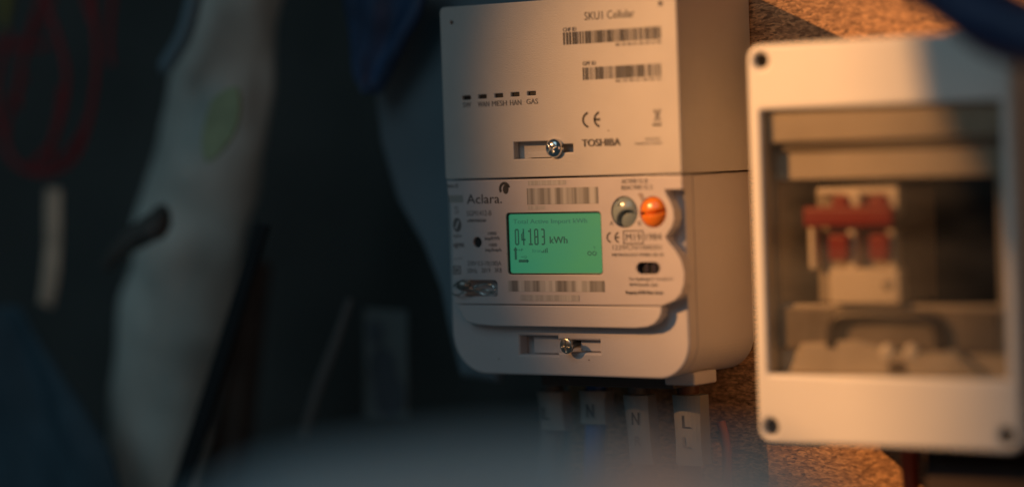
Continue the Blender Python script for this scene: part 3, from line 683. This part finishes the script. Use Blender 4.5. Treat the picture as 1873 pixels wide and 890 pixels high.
# dark navy things above the enclosure
NAVY = mat('navy', (.012, .03, .10), .5, var=.2, vscale=30)
o = tube('cable_roll', [at(1655, -75, -.13), at(1745, -12, -.13), at(1805, 36, -.13), at(1880, 62, -.13), at(1960, 76, -.13)], [.010, .012, .0125, .012, .012], NAVY, n=20, wob=.3); tag(o, 'dark navy padded cable roll crossing the top right corner', 'cable roll')

o = tube('black_hose', [at(1790, -60, -.10), at(1812, 20, -.10), at(1842, 66, -.10), at(1890, 84, -.10), at(1950, 90, -.10)], .0058, BLACK, n=16); tag(o, 'black hose end hooking over the top right corner of the enclosure', 'hose')
# ------------------------------------------------------------------ clutter to the left
def L(px, py, Y=.03): return at(px, py, Y - .05)
pm = mat('lagging', (.66, .65, .59), .75, var=.28, vscale=14, bump=.6, bscale=120)
pipe = thing('lagged_pipe', 'fat pale lagged pipe leaning down the left side', 'pipe', L(270, 960))
pp = [(440, -120, 90), (428, 0, 92), (408, 130, 98), (384, 290, 108), (346, 460, 112), (312, 620, 106), (292, 760, 98), (285, 890, 92), (284, 1000, 90)]
mmpx = .00028
tube('pipe_lagging', [L(x, y) for x, y, r_ in pp], [r_ * mmpx for _, _, r_ in pp], pm, pipe, n=40, nsub=10, wob=.16, seed=2, flat=.8)
def patch(name, pxs, Y, m, parent=None, th=.002, amp=.002, n=5):
    """cloth/paper sheet with a real thickness and an uneven surface"""
    lp = smooth_loop([P2(x, y, Y) for x, y in pxs], n)
    o = plate(name, [lp], Y, Y + th, m, parent, bv=th * .3)
    return o
o = patch('green_tape', [(392, 178), (432, 160), (436, 215), (416, 262), (378, 296), (368, 262), (376, 215)], -.069, mat('green_tape', (.46, .50, .30), .85, var=.2, vscale=60), pipe, th=.002)
o = tube('pale_hose', [L(362, -40, -.01), L(350, 20, -.01), L(334, 70, -.01), L(305, 118, -.01), L(300, 124, -.01)], [.0042, .0042, .0042, .0040, .003], mat('hose', (.20, .28, .33), .5), n=14); tag(o, 'short pale blue hose curling past the top of the lagged pipe', 'hose')
hk = mat('dark_hook', (.10, .088, .08), .7, var=.4, vscale=90)
o = tube('bracket', [L(196, 486, -.025), L(228, 452, -.025), L(262, 424, -.025), L(285, 408, -.025), L(300, 404, -.025)], [.0030, .0048, .0058, .0075, .0055], hk, n=14, wob=.7, seed=9); tag(o, 'dark knobbly bracket end sticking out over the lagged pipe', 'bracket')
# hanging strip
st = mat('worn_strip', (.95, .64, .46), .35, var=.45, vscale=45)
vs, fs = tube_vf([L(98, 345, 0), L(97, 400, 0), L(97, 450, 0), L(92, 510, 0), L(84, 556, 0)], [.0055, .0058, .0056, .0056, .0050], n=12, nsub=6, flat=.3)
o = mk('hanging_strip', vs, fs, st, smooth=True); tag(o, 'pale worn strip hanging under the red wires', 'strip')
redw = mat('red_wire', (.34, .026, .03), .5)
rw = [[(95, -20), (88, 20), (62, 62), (44, 78), (16, 84), (-20, 80)], [(16, 84), (60, 88), (95, 78)], [(208, -20), (202, 40), (200, 90), (204, 118)], [(150, -20), (165, 30), (178, 55)],
      [(45, 140), (20, 190), (10, 250), (20, 290), (50, 308), (85, 306), (120, 285), (152, 240), (170, 190)], [(112, 160), (108, 210), (96, 260), (94, 300)], [(80, -20), (55, 60), (38, 130), (30, 200)]]
rw += [[(20, 60), (-6, 150), (2, 240), (30, 300), (80, 318), (130, 296), (160, 230), (176, 120), (168, -20)], [(70, -20), (104, 60), (122, 150), (100, 250), (60, 300)]]
for i, pts in enumerate(rw[:]):
    lab = ['red wire bending left at the top left corner', 'short red wire crossing under the yellow corner piece', 'straight red wire hanging beside the lagged pipe', 'red wire end at the top between two longer wires', 'largest red wire loop above the pale hanging strip', 'red wire inside the largest loop', 'faint red wire running down into the largest loop', 'outermost red wire loop running up past the top edge', 'red wire crossing diagonally through the loops'][i]
    o = tube('red_wire', [L(x, y, .02 - .004 * i) for x, y in pts], .0014, redw, n=10); tag(o, lab, 'wire', 'red wires tangled at the upper left')
o = tube('yellow_sleeve', [L(14, -40, 0), L(12, 0, 0), L(5, 52, 0)], [.0035, .0034, .002], mat('yellow', (.30, .27, .07), .5), n=12); tag(o, 'small yellow sleeve at the extreme top left', 'sleeve')
# blue cloth
def cloth(name, Y, pxs_rows, m, amp=.006, seed=0, th=.002):
    vs = []; fs = []; nu, nv = 22, 26
    for side in (0, 1):
        for j in range(nv + 1):
            v = j / nv; f = v * (len(pxs_rows) - 1); i0 = min(int(f), len(pxs_rows) - 2); t = f - i0
            a = [pxs_rows[i0][k] * (1 - t) + pxs_rows[i0 + 1][k] * t for k in range(3)]
            for i in range(nu + 1):
                u = i / nu; p = at(a[1] + (a[2] - a[1]) * u, a[0], Y)
                d = amp * noise.noise(Vector((u * 4 + seed, v * 2.2 - u * 1.5, seed))) + amp * .6 * math.sin(u * 11 + v * 3)
                vs.append((p.x, p.y + d + side * th, p.z))
    o = (nu + 1) * (nv + 1)
    for j in range(nv):
        for i in range(nu):
            a = j * (nu + 1) + i; fs.append((a, a + 1, a + nu + 2, a + nu + 1)); fs.append((o + a, o + a + nu + 1, o + a + nu + 2, o + a + 1))
    for j in range(nv):
        for i in (0, nu): a = j * (nu + 1) + i; fs.append((a, a + nu + 1, o + a + nu + 1, o + a))
    for i in range(nu):
        for j in (0, nv): a = j * (nu + 1) + i; fs.append((a, a + 1, o + a + 1, o + a))
    return mk(name, vs, fs, m, smooth=True)
o = cloth('blue_cloth', -.08, [(560, -60, 42), (650, -60, 95), (740, -60, 150), (830, -60, 195), (960, -60, 225)], mat('blue_cloth', (.06, .105, .14), .8, var=.25, vscale=30), seed=4); tag(o, 'folded dark blue cloth at the bottom left corner', 'cloth')
# strap, plank, stick, card
def bar(name, p0, p1, w0, w1, Y, th, m, lab, cat):
    a, b = Vector(p0), Vector(p1); t = (b - a).normalized(); n = Vector((-t.y, t.x))
    q = [a + n * w0 / 2, b + n * w1 / 2, b - n * w1 / 2, a - n * w0 / 2]
    o = plate(name, [[P2(v.x, v.y, Y) for v in q]], Y, Y + th, m, bv=.0008); return tag(o, lab, cat)
bar('black_strap', (478, 410), (318, 920), 22, 30, -.075, .003, BLACK, 'black strap running diagonally along the lagged pipe', 'strap')
bar('wooden_batten', (462, 480), (388, 930), 14, 66, -.0, .012, mat('batten', (.09, .062, .050), .7, var=.25, vscale=40), 'dark brown batten leaning behind the black strap', 'batten')
o = tube('grey_stick', [L(640, 548, .03), L(612, 630, .03), L(580, 715, .03), L(555, 802, .03)], [.0015, .0022, .0024, .0020], mat('stick', (.17, .165, .16), .5), n=12); tag(o, 'thin grey rod leaning in the dark left of the card', 'rod')
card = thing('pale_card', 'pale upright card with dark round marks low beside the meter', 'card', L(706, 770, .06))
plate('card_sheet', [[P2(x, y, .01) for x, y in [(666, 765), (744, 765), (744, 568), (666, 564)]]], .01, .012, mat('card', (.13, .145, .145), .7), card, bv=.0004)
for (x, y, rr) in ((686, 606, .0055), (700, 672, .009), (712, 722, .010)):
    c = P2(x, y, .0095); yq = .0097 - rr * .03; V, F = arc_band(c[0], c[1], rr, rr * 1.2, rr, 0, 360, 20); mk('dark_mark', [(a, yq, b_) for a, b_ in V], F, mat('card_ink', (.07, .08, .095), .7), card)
# slate housing behind the meter and navy bag above it
q = [P2(x, y, -.012) for x, y in [(668, -60), (674, 120), (690, 260), (722, 370), (768, 450), (800, 530), (814, 600), (836, 690), (905, 700), (912, 480), (990, 480), (990, -60)]]
o = plate('slate_housing', [q[::-1]], -.012, -.001, SLATE, bv=.005, seg=4); tag(o, 'slate grey rounded housing behind the left edge of the meter', 'housing')
o = cloth('blue_bag', -.03, [(-40, 622, 790), (30, 630, 772), (90, 636, 738), (140, 644, 706), (172, 662, 686)], mat('blue_bag', (.035, .07, .15), .5, var=.4, vscale=45), seed=11, amp=.004); tag(o, 'crumpled blue plastic bag hanging left of the upper unit', 'bag')

# ------------------------------------------------------------------ blurred mound close to the camera
def mound(name, d, rows, m, th=.12, cat='lid', lab=''):
    """rounded solid whose top outline follows rows [(px,py)]; front face towards the camera side"""
    fw = ray(CX, CY); vs = []; fs = []; n = 12
    top = crom([dist_at(x, y, d / ray(x, y).dot(fw)) for x, y in rows], 6)
    for p in top:
        for k in range(n + 1):
            a = math.pi * k / n                     # profile: front bottom -> over the top -> back bottom
            off = fw * (-math.cos(a) * th / 2); up = math.sin(a) ** .6 if 0 < k < n else 0
            vs.append(p + off + Vector((0, 0, -.03 * (1 - up) - (0.10 if k in (0, n) else 0))))
    for i in range(len(top) - 1):
        for k in range(n): a = i * (n + 1) + k; fs.append((a, a + 1, a + n + 2, a + n + 1))
    fs.append(tuple(range(n + 1))); e = (len(top) - 1) * (n + 1); fs.append(tuple(range(e, e + n + 1)))
    for i in range(len(top) - 1): a = i * (n + 1); fs.append((a, a + n + 1, a + 2 * n + 1, a + n))
    o = mk(name, vs, fs, m, smooth=True); return tag(o, lab, cat)
mound('plastic_tub', .70, [(330, 960), (470, 880), (640, 842), (880, 818), (1120, 812), (1330, 822), (1450, 850), (1570, 960)], mat('lid', (.42, .59, .68), .6, var=.25, vscale=10), lab='pale grey rounded tub top out of focus along the bottom edge', cat='tub', th=.05)
mound('warm_light_patch', .63, [(1105, 900), (1125, 862), (1190, 850), (1262, 852), (1284, 900)], mat('warm_patch_cream', (.75, .62, .52), .7), lab='small cream solid coloured as a warm patch of light in front of the grey tub', cat='painted light', th=.01)  # cream solid added in place of warm light falling on the foreground
